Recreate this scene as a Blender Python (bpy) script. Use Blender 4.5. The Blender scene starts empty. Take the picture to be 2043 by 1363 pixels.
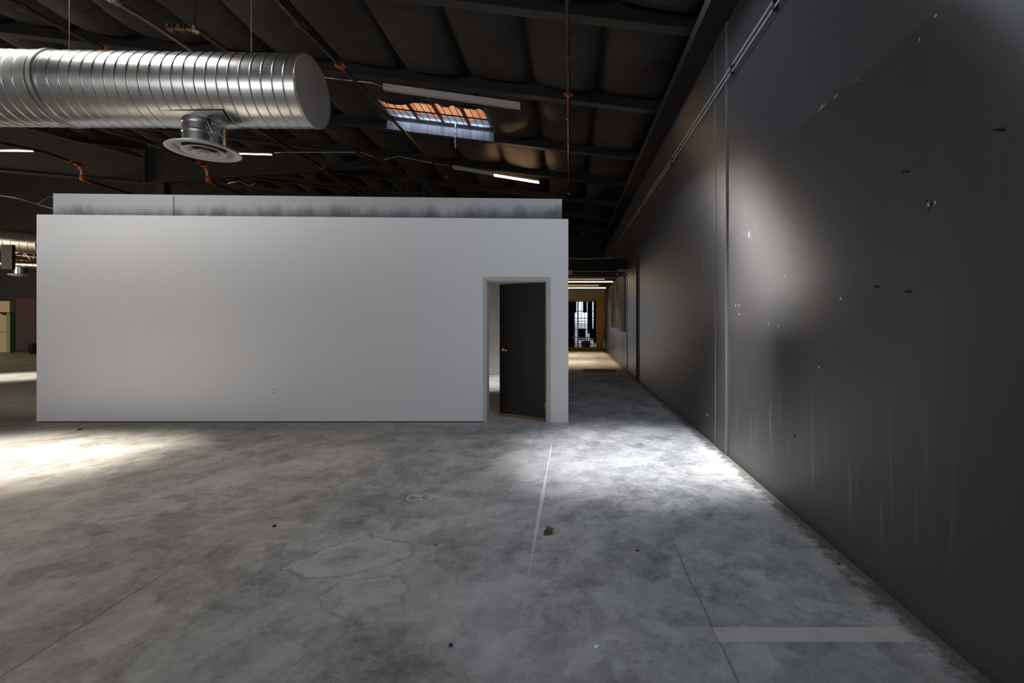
import bpy, bmesh, math, random
from mathutils import Vector, Matrix, noise as mnoise
random.seed(7)
C = bpy.context.scene
COL = C.collection
F = 908.0; VX = 1133.0; VY = 637.0; H = 1.57      # focal length in px, vanishing point, eye height
WR = 1.83                                          # right wall
WY = 6.93                                          # white wall
def P(px, py, Y): return Vector(((px-VX)/F*Y, Y, H-(py-VY)/F*Y))
def PF(px, py):
    Y = H*F/(py-VY); return Vector(((px-VX)/F*Y, Y, 0))
def PW(px, py):
    Y = WR*F/(px-VX); return Vector((WR, Y, H-(py-VY)/F*Y))
def PZ(px, py, h):
    Y = h*F/(VY-py); return Vector(((px-VX)/F*Y, Y, H+h))

# ---------------------------------------------------------------- helpers
def obj(name, bm, mat=None, parent=None, smooth=False):
    me = bpy.data.meshes.new(name); bmesh.ops.recalc_face_normals(bm, faces=bm.faces); bm.to_mesh(me); bm.free()
    if smooth:
        for p in me.polygons: p.use_smooth = True
    if mat:
        for m in (mat if isinstance(mat, (list, tuple)) else [mat]): me.materials.append(m)
    o = bpy.data.objects.new(name, me); COL.objects.link(o)
    if parent:
        o.parent = parent
        o.matrix_parent_inverse = world(parent).inverted()
    return o
def world(o):
    m = o.matrix_basis.copy()
    if o.parent: m = world(o.parent) @ o.matrix_parent_inverse @ m
    return m
def tag(o, label=None, cat=None, group=None, kind=None):
    if label: o['label'] = label
    if cat: o['category'] = cat
    if group: o['group'] = group
    if kind: o['kind'] = kind
    return o
def thing(name, label, cat, loc=(0,0,0), group=None, kind=None):
    o = bpy.data.objects.new(name, None); COL.objects.link(o); o.location = loc; o.empty_display_size = .1
    return tag(o, label, cat, group, kind)
def box(bm, a, b, mi=0):
    x0,y0,z0 = a; x1,y1,z1 = b
    v = [bm.verts.new(p) for p in ((x0,y0,z0),(x1,y0,z0),(x1,y1,z0),(x0,y1,z0),(x0,y0,z1),(x1,y0,z1),(x1,y1,z1),(x0,y1,z1))]
    for q in ((0,3,2,1),(4,5,6,7),(0,1,5,4),(1,2,6,5),(2,3,7,6),(3,0,4,7)):
        f = bm.faces.new([v[i] for i in q]); f.material_index = mi
def mbox(a, b):
    bm = bmesh.new(); box(bm, a, b); return bm
def prism(bm, pts, off):
    """polygon pts (3d) extruded by off"""
    a = [bm.verts.new(p) for p in pts]; b = [bm.verts.new(Vector(p)+Vector(off)) for p in pts]
    n = len(pts); bm.faces.new(a); bm.faces.new(b[::-1])
    for i in range(n): bm.faces.new((a[i], a[(i+1)%n], b[(i+1)%n], b[i]))
def tube(bm, pts, r, seg=10, cap=True):
    pts = [Vector(p) for p in pts]; rings = []
    for i, p in enumerate(pts):
        if i == 0: d = pts[1]-p
        elif i == len(pts)-1: d = p-pts[i-1]
        else: d = (pts[i+1]-p).normalized()+(p-pts[i-1]).normalized()
        d.normalize()
        up = Vector((0,0,1)) if abs(d.z) < .9 else Vector((0,1,0))
        s = d.cross(up).normalized(); u = s.cross(d)
        rings.append([bm.verts.new(p+r*(math.cos(2*math.pi*k/seg)*s+math.sin(2*math.pi*k/seg)*u)) for k in range(seg)])
    for a, b in zip(rings, rings[1:]):
        for k in range(seg): bm.faces.new((a[k], a[(k+1)%seg], b[(k+1)%seg], b[k]))
    if cap: bm.faces.new(rings[0][::-1]); bm.faces.new(rings[-1])
def lathe(bm, prof, c, seg=48, axis='Z'):
    """prof list of (r, h) revolved; open profile"""
    rings = []
    for r, h in prof:
        ring = []
        for k in range(seg):
            a = 2*math.pi*k/seg
            if axis == 'Z': p = (c[0]+r*math.cos(a), c[1]+r*math.sin(a), c[2]+h)
            elif axis == 'X': p = (c[0]+h, c[1]+r*math.cos(a), c[2]+r*math.sin(a))
            else: p = (c[0]+r*math.cos(a), c[1]+h, c[2]+r*math.sin(a))
            ring.append(bm.verts.new(p))
        rings.append(ring)
    for a, b in zip(rings, rings[1:]):
        for k in range(seg): bm.faces.new((a[k], a[(k+1)%seg], b[(k+1)%seg], b[k]))
    return rings
def closed_lathe(bm, prof, c, seg=48, axis='Z'):
    r = lathe(bm, prof, c, seg, axis); bm.faces.new(r[0][::-1]); bm.faces.new(r[-1])

# ---------------------------------------------------------------- node helpers
class NT:
    def __init__(s, name):
        s.m = bpy.data.materials.new(name); s.m.use_nodes = True; s.t = s.m.node_tree; s.n = s.t.nodes; s.l = s.t.links
        s.b = s.n['Principled BSDF']; s.tc = s.n.new('ShaderNodeTexCoord').outputs['Object']
    def put(s, sock, v):
        if isinstance(v, bpy.types.NodeSocket): s.l.new(v, sock)
        elif isinstance(v, (tuple, list)) and len(v) == 3 and sock.type == 'RGBA': sock.default_value = (*v, 1)
        else: sock.default_value = v
    def math(s, op, a, b=0.0, c=None, clamp=False):
        n = s.n.new('ShaderNodeMath'); n.operation = op; n.use_clamp = clamp
        s.put(n.inputs[0], a); s.put(n.inputs[1], b)
        if c is not None: s.put(n.inputs[2], c)
        return n.outputs[0]
    def mix(s, f, a, b, blend='MIX'):
        n = s.n.new('ShaderNodeMix'); n.data_type = 'RGBA'; n.blend_type = blend
        s.put(n.inputs['Factor'], f); s.put(n.inputs[6], a); s.put(n.inputs[7], b); return n.outputs[2]
    def noise(s, scale, detail=4, rough=.55, vec=None, dist=0.0):
        n = s.n.new('ShaderNodeTexNoise'); s.put(n.inputs['Vector'], vec or s.tc)
        n.inputs['Scale'].default_value = scale; n.inputs['Detail'].default_value = detail
        n.inputs['Roughness'].default_value = rough; n.inputs['Distortion'].default_value = dist
        return n.outputs['Fac']
    def map(s, scale=(1,1,1), loc=(0,0,0)):
        n = s.n.new('ShaderNodeMapping'); s.l.new(s.tc, n.inputs[0]); n.inputs['Scale'].default_value = scale; n.inputs['Location'].default_value = loc
        return n.outputs[0]
    def ramp(s, f, a, b, smooth=True):
        n = s.n.new('ShaderNodeMapRange'); n.interpolation_type = 'SMOOTHSTEP' if smooth else 'LINEAR'
        s.put(n.inputs[0], f); s.put(n.inputs[1], a); s.put(n.inputs[2], b); return n.outputs[0]
    def xyz(s, vec=None):
        n = s.n.new('ShaderNodeSeparateXYZ'); s.l.new(vec or s.tc, n.inputs[0]); return n.outputs
    def bump(s, h, strength=.3, dist=.01):
        n = s.n.new('ShaderNodeBump'); n.inputs['Strength'].default_value = strength; n.inputs['Distance'].default_value = dist
        s.l.new(h, n.inputs['Height']); s.l.new(n.outputs[0], s.b.inputs['Normal'])
    def set(s, **k):
        for a, v in k.items(): s.put(s.b.inputs[a.replace('_', ' ')], v)
        return s.m
def simple(name, col, rough=.6, metal=0, var=.15, scale=12, bump=0):
    t = NT(name); n = t.noise(scale, 4)
    c = t.mix(n, tuple(x*(1-var) for x in col), tuple(min(1, x*(1+var)) for x in col))
    t.set(Base_Color=c, Roughness=rough, Metallic=metal)
    if bump: t.bump(n, bump)
    return t.m
def emis(name, col, strength):
    t = NT(name); t.set(Base_Color=(.8,.8,.8)); t.b.inputs['Emission Color'].default_value = (*col, 1); t.b.inputs['Emission Strength'].default_value = strength
    return t.m

# ---------------------------------------------------------------- materials
# concrete floor
t = NT('concrete'); X, Y, _ = t.xyz()
big = t.noise(.55, 5, .6, dist=.4); mid = t.noise(2.3, 8, .68, dist=.6); fine = t.noise(19, 8, .75)
st = t.noise(1.6, 8, .7, vec=t.map((1, .8, 1)), dist=1.2)
brush = t.noise(4.5, 10, .78, dist=.5)
f = t.math('ADD', t.math('ADD', t.math('MULTIPLY', big, .25), t.math('MULTIPLY', mid, .2)), t.math('ADD', t.math('MULTIPLY', st, .15), t.math('MULTIPLY', brush, .40)))
f = t.ramp(f, .395, .605, False)
def stain(sc, loc, w): return t.math('MULTIPLY', t.math('SUBTRACT', t.ramp(t.noise(sc, 9, .62, vec=t.map((1, 1, 1), loc), dist=.4), .49, .51), .5), w)
f = t.math('ADD', t.math('MULTIPLY', f, .78), t.math('ADD', .11, t.math('ADD', stain(1.3, (3,1,0), .22), t.math('ADD', stain(3.1, (7,4,0), .16), stain(.6, (1,9,0), .16)))), clamp=True)
warmth = t.ramp(X, 1.2, -3.5)  # bluish daylight tint at right mixed into the floor colour, browner at left
dark = t.mix(warmth, (.125,.13,.142), (.140,.117,.098)); lite = t.mix(warmth, (.45,.46,.485), (.45,.405,.35))
c = t.mix(f, dark, lite)
c = t.mix(t.math('MULTIPLY', t.ramp(fine, .42, .68), .38), c, (.40,.385,.36))
c = t.mix(t.math('MULTIPLY', t.ramp(t.noise(26, 5, .8), .63, .75), .55), c, (.07,.068,.064))
veins = t.math('ABSOLUTE', t.math('SUBTRACT', t.noise(1.1, 9, .62, dist=.8), .5))
c = t.mix(t.math('MULTIPLY', t.ramp(veins, .02, .0), .14), c, (.42,.40,.37))
veins2 = t.math('ABSOLUTE', t.math('SUBTRACT', t.noise(.7, 9, .7, vec=t.map((1,1,1),(5,3,0)), dist=1.5), .5))
c = t.mix(t.math('MULTIPLY', t.ramp(veins2, .010, .0), .15), c, (.09,.085,.08))
wob = t.math('MULTIPLY', t.math('SUBTRACT', t.noise(5, 6, .65), .5), .55)
wob2 = t.math('MULTIPLY', t.math('SUBTRACT', t.noise(2.6, 8, .62), .5), 1.9)
def blob(cx, cy, rx, ry):
    dx = t.math('DIVIDE', t.math('SUBTRACT', X, cx), rx); dy = t.math('DIVIDE', t.math('SUBTRACT', Y, cy), ry)
    return t.math('ADD', t.math('SQRT', t.math('ADD', t.math('MULTIPLY', dx, dx), t.math('MULTIPLY', dy, dy))), wob2)
for cx, cy, rx, ry, s in ((-1.44,3.02,.33,.25,.34), (-1.15,2.6,.24,.2,.2), (-.2,3.4,.3,.2,.12), (1.3,4.6,.5,.35,.2)):
    d = blob(cx, cy, rx, ry)
    c = t.mix(t.math('MULTIPLY', t.math('MULTIPLY', t.ramp(d, 1.02, .93), t.ramp(brush, .36, .56)), min(1, s*1.9)), c, (.43,.42,.40))
    ring = t.ramp(t.math('ABSOLUTE', t.math('SUBTRACT', d, 1.05)), .07, .0)
    c = t.mix(t.math('MULTIPLY', t.math('MULTIPLY', ring, t.ramp(mid, .4, .55)), .7*s/.45), c, (.11,.10,.09))
for cx, cy, rx, ry in ((-2.08,2.17,.33,.17), (-3.75,3.3,.5,.6)):           # pale scuff arcs
    d = blob(cx, cy, rx, ry)
    arc = t.math('MULTIPLY', t.ramp(t.math('ABSOLUTE', t.math('SUBTRACT', d, 1.0)), .09, .0), t.ramp(t.math('SUBTRACT', X, cx), -.15, .15))
    c = t.mix(t.math('MULTIPLY', arc, .35), c, (.40,.37,.33))
# saw-cut joints running away from the camera
def joint(cx, w, col, s, y0=-20, y1=40, amt=.012):
    global c
    wv = t.math('MULTIPLY', t.math('SUBTRACT', t.noise(1.2, 4, .6), .5), amt)
    d = t.math('ABSOLUTE', t.math('SUBTRACT', t.math('ADD', X, wv), cx))
    m = t.math('MULTIPLY', t.ramp(d, w, w*.45), t.math('MULTIPLY', t.ramp(Y, y0, y0+.5), t.ramp(Y, y1, y1-.5)))
    c = t.mix(t.math('MULTIPLY', m, s), c, col)
joint(-5.62, .012, (.10,.09,.08), .8); joint(-2.49, .016, (.56,.55,.53), .85, 3.7, 5.9, .03); joint(-2.49, .012, (.45,.43,.39), .5, 2.6, 9, .03); joint(-2.49, .008, (.1,.09,.08), .7)
joint(.735, .008, (.08,.078,.075), .6, -20, 3.4, .05); joint(.735, .008, (.10,.10,.10), .2, 3.2, 40, .05)
dust = t.ramp(t.noise(3, 5, .6), .35, .6)
dj = t.math('ABSOLUTE', t.math('SUBTRACT', t.math('ADD', X, t.math('MULTIPLY', t.math('SUBTRACT', Y, 4.3), -.013)), -.222))
wj = t.math('ADD', .004, t.math('ADD', t.math('MULTIPLY', t.ramp(t.math('ABSOLUTE', t.math('SUBTRACT', Y, 3.85)), 1.0, 0), .012), t.math('MULTIPLY', t.math('SUBTRACT', t.noise(6, 5, .7), .45), .016)))
c = t.mix(t.math('MULTIPLY', t.math('MULTIPLY', t.math('LESS_THAN', dj, wj), t.ramp(Y, 5.95, 5.6)), t.math('ADD', .12, t.math('MULTIPLY', t.ramp(Y, 2.6, 3.5), .6))), c, (.62,.62,.61))
# painted stripe
sy = t.math('MULTIPLY', t.ramp(Y, 2.208, 2.22), t.ramp(Y, 2.325, 2.313)); wear = t.ramp(t.noise(7, 7, .7), .25, .5)
c = t.mix(t.math('MULTIPLY', t.math('MULTIPLY', sy, t.math('MULTIPLY', t.math('GREATER_THAN', X, .735), t.ramp(t.math('ADD', X, t.math('MULTIPLY', wob, .3)), 1.74, 1.68))), t.math('MULTIPLY', t.math('ADD', .35, t.math('MULTIPLY', wear, .4)), 1)), c, (.50,.49,.47))
c = t.mix(t.math('MULTIPLY', t.math('MULTIPLY', sy, t.ramp(X, -.1, .5)), .16), c, (.5,.49,.47))
# crumbly dirty border at the right wall
eb = t.math('ADD', X, t.math('MULTIPLY', wob, .35))
c = t.mix(t.math('MULTIPLY', t.math('MULTIPLY', t.ramp(eb, 1.45, 1.65), t.ramp(t.noise(3, 6), .35, .6)), .5), c, (.42,.40,.37))
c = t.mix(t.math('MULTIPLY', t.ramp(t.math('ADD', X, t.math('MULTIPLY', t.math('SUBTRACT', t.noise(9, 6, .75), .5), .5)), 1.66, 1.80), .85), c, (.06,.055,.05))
# paler band in front of the partition
pb = t.math('MULTIPLY', t.ramp(t.math('ADD', Y, wob), 6.55, 6.9), t.ramp(X, .1, -.1))
c = t.mix(t.math('MULTIPLY', pb, .3), c, (.45,.44,.42))
t.set(Base_Color=c, Roughness=t.math('ADD', .42, t.math('MULTIPLY', mid, .3)), Specular_IOR_Level=.35)
t.bump(t.math('ADD', mid, t.math('MULTIPLY', fine, .4)), .25, .012)
M_floor = t.m
# right wall: dark paint, darker satin coat below 3.1 m
t = NT('dark_wall_paint'); X, Y, Z = t.xyz()
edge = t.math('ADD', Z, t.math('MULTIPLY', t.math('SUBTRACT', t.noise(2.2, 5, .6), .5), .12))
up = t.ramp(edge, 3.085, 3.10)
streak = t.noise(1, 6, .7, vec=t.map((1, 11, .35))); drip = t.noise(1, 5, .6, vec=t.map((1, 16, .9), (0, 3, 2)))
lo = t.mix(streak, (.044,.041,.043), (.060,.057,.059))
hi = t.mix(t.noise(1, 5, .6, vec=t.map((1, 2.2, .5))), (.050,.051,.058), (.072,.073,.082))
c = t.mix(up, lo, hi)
dm = t.math('MULTIPLY', t.ramp(drip, .54, .74), t.math('MULTIPLY', t.ramp(Z, 1.25, .75), t.math('MULTIPLY', t.ramp(Z, .1, .5), t.math('MULTIPLY', t.ramp(Y, 1.9, 2.6), t.ramp(Y, 5.3, 4.2)))))
c = t.mix(t.math('MULTIPLY', dm, .5), c, (.20,.19,.19))
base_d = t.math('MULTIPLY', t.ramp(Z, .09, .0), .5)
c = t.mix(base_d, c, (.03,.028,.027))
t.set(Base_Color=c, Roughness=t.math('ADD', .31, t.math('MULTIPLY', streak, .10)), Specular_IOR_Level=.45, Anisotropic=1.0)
cx_ = t.n.new('ShaderNodeCombineXYZ'); cx_.inputs[2].default_value = 1; t.l.new(cx_.outputs[0], t.b.inputs['Tangent'])
t.bump(t.math('ADD', t.math('MULTIPLY', streak, .5), t.math('MULTIPLY', t.noise(25, 3), .3)), .1, .004)
M_rwall = t.m
M_white = simple('white_wall_paint', (.70,.70,.71), .75, var=.015, scale=2)
M_inner = simple('inner_wall_paint', (.70,.66,.62), .75, var=.02, scale=2)
M_black = simple('black_paint', (.010,.009,.009), .65, var=.25, scale=4)
M_steel = simple('black_painted_steel', (.012,.011,.012), .7, var=.3, scale=5)
M_flange = simple('grey_steel_flange', (.05,.047,.044), .5, var=.25, scale=5)  # paler grey than the beam webs
M_dkwall = simple('charcoal_wall', (.009,.009,.010), .8, var=.2, scale=3)
# insulation
t = NT('black_insulation_fabric'); X, Y, Z = t.xyz()
fold = t.noise(1, 5, .6, vec=t.map((1.5, 9, 1)), dist=1.0); soft = t.noise(1.5, 4)
t.set(Base_Color=t.mix(soft, (.038,.034,.031), (.060,.054,.048)), Roughness=.55, Specular_IOR_Level=.3)
t.bump(t.math('ADD', fold, t.math('MULTIPLY', t.noise(60, 2), .08)), .7, .03)
M_ins = t.m
# galvanised
def galv(name, col=(.62,.62,.60), r0=.22):
    t = NT(name); sp = t.n.new('ShaderNodeTexVoronoi'); t.l.new(t.tc, sp.inputs['Vector']); sp.inputs['Scale'].default_value = 45
    g = t.noise(3, 5, .6)
    c = t.mix(g, tuple(x*.85 for x in col), tuple(x*1.1 for x in col))
    t.set(Base_Color=c, Metallic=1.0, Roughness=t.math('ADD', r0, t.math('MULTIPLY', g, .14)))
    t.bump(t.noise(2.5, 1, .4), .05, .02)
    return t.m
M_galv = galv('galvanised_sheet'); M_galvd = galv('galvanised_conduit', (.5,.49,.47), .3)
M_cap = simple('end_cap_sheet', (.46,.43,.385), .45, .55, var=.12, scale=4)
M_diff = simple('diffuser_enamel', (.50,.49,.46), .45, var=.05)
M_pipe = simple('black_steel_pipe', (.10,.085,.078), .32, .6, var=.35, scale=3)
M_rust = simple('rusty_steel_pipe', (.16,.085,.05), .55, .4, var=.4, scale=8)
M_orange = simple('orange_coupling', (.55,.11,.03), .5, var=.25, scale=20)
M_rubber = simple('matt_black', (.008,.008,.008), .7, var=.2)
M_wood = simple('raw_wood_edge', (.28,.13,.05), .6, var=.3, scale=25)
M_lumber = simple('skylight_timber', (.32,.13,.06), .7, var=.3, scale=15)
M_door = simple('black_door_paint', (.014,.013,.015), .42, var=.2, scale=6)
M_frame = simple('sage_door_frame', (.42,.44,.40), .5, var=.05, scale=10)
M_brass = simple('polished_brass', (.85,.58,.22), .18, 1, var=.08)
M_plastic = simple('white_plastic', (.75,.75,.74), .4, var=.02)
M_lamp = simple('lamp_housing', (.55,.51,.49), .45, var=.05)
M_yellow = simple('mustard_yellow_paint', (.48,.27,.03), .45, var=.12, scale=6)
M_beige = simple('beige_plaster', (.42,.36,.27), .8, var=.06)
M_cream = simple('cream_door_paint', (.46,.36,.24), .6, var=.05)
M_green = simple('pale_green_frame', (.18,.26,.14), .4, var=.3, scale=6)
M_plum = simple('plum_wall_paint', (.040,.023,.029), .8, var=.1)
M_mat = simple('brown_doormat', (.22,.11,.035), .95, var=.3, scale=60, bump=.6)
M_curtain = simple('dark_curtain', (.05,.035,.05), .9, var=.2)
M_card = simple('cardboard', (.30,.19,.12), .8, var=.15)
M_leaf = simple('dry_leaf', (.11,.07,.035), .8, var=.5, scale=60)
M_chip = simple('bare_plaster_chip', (.5,.51,.53), .8, var=.25, scale=90)
M_chalk = simple('white_chalk', (.62,.62,.62), .9, var=.2, scale=40)
M_led = emis('warm_led', (1.0,.70,.40), 16.0)
M_ledc = emis('corridor_led', (1.0,.70,.42), 5)
M_ledd = emis('dim_led', (1.0,.62,.35), .5)
M_ledh = emis('bright_tube', (1.0,.62,.30), 42.0)
# fascia with black overspray along its foot
t = NT('oversprayed_board'); X, Y, Z = t.xyz()
cl = t.math('MULTIPLY', t.math('SUBTRACT', t.noise(3.2, 5, .6, vec=t.map((1,1,.4))), .5), .38)
sp = t.ramp(t.math('ADD', Z, cl), 3.38, 3.14)
c = t.mix(t.math('MULTIPLY', sp, .85), (.44,.445,.47), (.05,.05,.055))
c = t.mix(t.math('MULTIPLY', t.ramp(t.noise(20, 6, .8), .64, .72), .7), c, (.04,.04,.04))
t.set(Base_Color=c, Roughness=.75); M_fascia = t.m
# glass
t = NT('clear_glass'); nt = t.t
g = nt.nodes.new('ShaderNodeBsdfGlass'); g.inputs['Roughness'].default_value = 0; g.inputs['IOR'].default_value = 1.02; g.inputs['Color'].default_value = (.93,.96,.98,1)
nt.links.new(g.outputs[0], nt.nodes['Material Output'].inputs['Surface']); M_glass = t.m
# translucent orange skylight sheet
t = NT('orange_translucent_sheet'); X, Y, Z = t.xyz()
wv = t.noise(2.2, 3, .5, vec=t.map((1.5,1,1)))
c = t.mix(t.ramp(wv, .3, .7), (.95,.24,.07), (1.0,.42,.17))
tr = t.n.new('ShaderNodeBsdfTranslucent'); t.l.new(c, tr.inputs['Color'])
t.l.new(tr.outputs[0], t.n['Material Output'].inputs['Surface']); M_orsheet = t.m
M_lens = None
t = NT('milky_skylight_sheet'); tr = t.n.new('ShaderNodeBsdfTranslucent'); tr.inputs['Color'].default_value = (.75,.85,1,1)
t.l.new(tr.outputs[0], t.n['Material Output'].inputs['Surface']); M_milky = t.m

t = NT('bluish_outer_sheet'); tr = t.n.new('ShaderNodeBsdfTransparent'); tr.inputs['Color'].default_value = (.9,.93,1,1)
t.l.new(tr.outputs[0], t.n['Material Output'].inputs['Surface']); M_blsheet = t.m
# ---------------------------------------------------------------- setting
S = 'structure'
XL = -30.0
bm = bmesh.new(); box(bm, (XL, -8, -.1), (WR+.2, 34, 0)); floor = tag(obj('floor', bm, M_floor), kind=S)
# right wall with its setbacks
bm = bmesh.new(); box(bm, (WR, -8, -.1), (WR+.2, 28, 6.2))
wall_right = tag(obj('wall_right', bm, M_rwall), kind=S)
def rw(name, a, b, mat=M_rwall, **k):
    o = obj(name, mbox(a, b), mat, wall_right)
    if k.get('label'): o['label'] = k['label']
    return o
M_bead = simple('pale_corner_bead', (.16,.16,.165), .35, var=.2, scale=6)
rw('pilaster', (WR-.012, 5.235, 0), (WR+.01, 5.60, 5.2))
rw('corner_bead', (WR-.018, 5.222, 0), (WR, 5.236, 5.2), M_bead)
rw('corner_bead', (WR-.018, 5.60, 0), (WR, 5.612, 5.2), M_bead)
rw('wall_seam', (WR-.006, 11.62, 0), (WR, 11.70, 3.2), M_rubber)
rw('wall_seam', (WR-.03, 11.95, 0), (WR, 12.05, 3.2), M_flange)
rw('wall_seam', (WR-.006, 14.0, 0), (WR, 14.08, 3.06), M_rubber)
def patch(y0, y1, z0, z1):
    bm = bmesh.new(); pts = []
    n = 14
    for i in range(n+1): pts.append((WR-.02, y0+(y1-y0)*i/n, z0+random.uniform(-.04,.04)))
    for i in range(n+1): pts.append((WR-.02, y1+random.uniform(-.04,.04), z0+(z1-z0)*(i+1)/(n+1)))
    pts.append((WR-.02, y0, z1))
    prism(bm, pts, (.03, 0, 0)); o = obj('wallboard_patch', bm, M_patch, wall_right); o['label'] = 'raised torn-edged wallboard patch'
M_patch = simple('scuffed_wallboard', (.075,.068,.062), .6, var=.25, scale=5)
patch(14.5, 16.4, 1.2, 2.98); patch(16.7, 17.9, 1.25, 2.98); patch(18.3, 20.0, 1.25, 2.98)
# paint chips and dents on the right wall
def chip(px, py, s, dark=False, n=1):
    for k in range(n):
        p = PW(px, py); r = s*(1 if k == 0 else random.uniform(.25,.5))
        if k: p.y += random.uniform(-2.2,2.2)*s; p.z += random.uniform(-2,2)*s
        bm = bmesh.new(); m = 9; ring = []
        for i in range(m):
            a = 2*math.pi*i/m; q = r*random.uniform(.55,1.1)
            ring.append((WR-.003, p.y+q*math.cos(a)*.8, p.z+q*math.sin(a)*1.3))
        prism(bm, ring, (.004, 0, 0))
        o = obj('paint_chip', bm, M_rubber if dark else M_chip, wall_right)
for a in ((1495,468,.028,False,4),(1484,465,.008,False,2),(1507,455,.009,False,2),(1858,406,.013,True,4),(1853,409,.007,False,3),(1866,404,.007,False,2),
          (1567,552,.010,False,2),(1678,596,.009,False,2),(1632,727,.009,True,1),(1634,733,.010,False,2),(1586,870,.007,True,2),(1436,613,.012,False,2),
          (1468,610,.011,False,1),(1475,609,.011,False,1),(1475,627,.012,False,1),(1534,645,.007,False,2),(1553,651,.006,False,2),(1868,32,.007,False,2),
          (1714,160,.005,False,2),(1451,376,.014,False,3),(1416,401,.012,False,3),(1404,518,.010,False,3),(1404,538,.012,False,2),(1411,827,.014,False,3),(1640,213,.006,False,2)):
    chip(*a)
# pale scratch marks
for (a, b) in (((1633,223),(1648,206)),((1664,196),(1672,189)),((1835,75),(1835,82))):
    bm = bmesh.new(); p, q = PW(*a), PW(*b); p.x = q.x = WR-.001; tube(bm, [p, q], .0022, 6); obj('scratch', bm, M_chip, wall_right)
# white partition box
wl, wr_ = -8.09, .006
zl, zr = H+209/F*WY, H+200/F*WY
dX0, dX1, dZ = P(970,0,WY).x, P(1092,0,WY).x, H-(559-VY)/F*WY
def wallpoly(bm, x0, x1, z0, z1a, z1b, y=WY, th=.12):
    prism(bm, [(x0,y,z0),(x1,y,z0),(x1,y,z1b),(x0,y,z1a)], (0,th,0))
zt = lambda x: zl+(zr-zl)*(x-wl)/(wr_-wl)
bm = bmesh.new()
wallpoly(bm, wl, dX0, .015, zl, zt(dX0)); wallpoly(bm, dX1, wr_, .0, zt(dX1), zr); wallpoly(bm, dX0, dX1, dZ, zt(dX0), zt(dX1))
wf = tag(obj('wall_partition_front', bm, M_white), kind=S)
obj('base_gap', mbox((wl+.05, WY+.01, 0), (dX0-.03, WY+.1, .016)), M_rubber, wf)
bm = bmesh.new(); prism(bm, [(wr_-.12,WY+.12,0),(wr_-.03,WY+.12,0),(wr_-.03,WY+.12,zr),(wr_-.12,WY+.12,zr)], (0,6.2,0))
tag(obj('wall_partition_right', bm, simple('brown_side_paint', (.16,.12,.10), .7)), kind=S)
bm = bmesh.new(); box(bm, (wl, WY+.12, 0), (wl+.12, 13.2, zl)); tag(obj('wall_partition_left', bm, M_white), kind=S)
bm = bmesh.new(); box(bm, (wl, 13.0, 0), (wr_-.12, 13.2, 3.1)); wp = tag(obj('wall_partition_back', bm, M_inner), kind=S)
tag(obj('baseboard_back', mbox((wl+.12, 12.98, 0), (wr_-.13, 13.0, .14)), M_inner), kind=S)
fx0, fx1 = P(106,0,7.1).x, P(1121,0,7.1).x
bm = bmesh.new(); prism(bm, [(fx0,7.1,3.0),(fx1,7.1,3.0),(fx1,7.1,P(0,397,7.1).z),(fx0,7.1,P(0,386,7.1).z)], (0,.1,0))
tf = tag(obj('trim_1', bm, M_fascia), kind=S)
obj('board_joint', mbox((P(347,0,7.1).x-.004, 7.094, 3.05), (P(347,0,7.1).x+.004, 7.1, 3.49)), M_flange, tf)
# outlet
o = thing('power_outlet', 'white duplex power outlet low on the white partition', 'outlet', (P(545.5,0,WY).x, WY, H-(781-VY)/F*WY))
x, z = o.location.x, o.location.z
bm = bmesh.new(); box(bm, (x-.038, WY-.006, z-.062), (x+.038, WY, z+.062)); bmesh.ops.bevel(bm, geom=bm.edges[:], offset=.002, segments=2); obj('cover_plate', bm, M_plastic, o)
M_sock = simple('outlet_face', (.45,.45,.45), .4)
for s in (-1, 1):
    bm = bmesh.new(); closed_lathe(bm, [(.017,0),(.017,-.004)], (x, WY-.006, z+s*.026), 20, 'Y'); r = obj('receptacle', bm, M_sock, o)
    for q in (-.006,.006): obj('slot', mbox((x+q-.001, WY-.011, z+s*.026-.004), (x+q+.001, WY-.0098, z+s*.026+.006)), M_rubber, r)
# door 1
d = thing('door_1', None, None, (dX1, WY, 0), kind=S)
bm = bmesh.new()
cz = H-(553-VY)/F*WY; ox0, ox1 = P(964.5,0,WY).x, P(1098,0,WY).x
for (a, b) in (((ox0, 0), (dX0+.012, cz)), ((dX1-.012, 0), (ox1, cz)), ((dX0+.012, dZ-.012), (dX1-.012, cz))):
    box(bm, (a[0], WY-.012, a[1]), (b[0], WY, b[1]))
for (x0, x1, z0, z1) in ((dX0, dX0+.02, 0, dZ), (dX1-.02, dX1, 0, dZ), (dX0+.02, dX1-.02, dZ-.02, dZ)):
    box(bm, (x0, WY, z0), (x1, WY+.14, z1))
for (x0, x1, z0, z1) in ((dX0+.02, dX0+.034, 0, dZ-.02), (dX0+.034, dX1-.034, dZ-.034, dZ-.02)):
    box(bm, (x0, WY+.03, z0), (x1, WY+.07, z1))
obj('door_frame', bm, M_frame, d)
hx, hy = dX1-.024, WY+.05; ex, ey = -1.10, WY+.50
dv = Vector((ex-hx, ey-hy, 0)); L = dv.length; ang = math.atan2(dv.y, dv.x); th = .045
leaf = thing('door_leaf', None, None, (hx, hy, 0)); leaf.rotation_euler.z = ang; leaf.parent = d; leaf.location = (hx-dX1, hy-WY, 0)
def local(name, bm, mat, par, smooth=False):
    o = obj(name, bm, mat, None, smooth); o.parent = par; return o
leaf_z0, leaf_z1 = .035, dZ-.03
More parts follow.
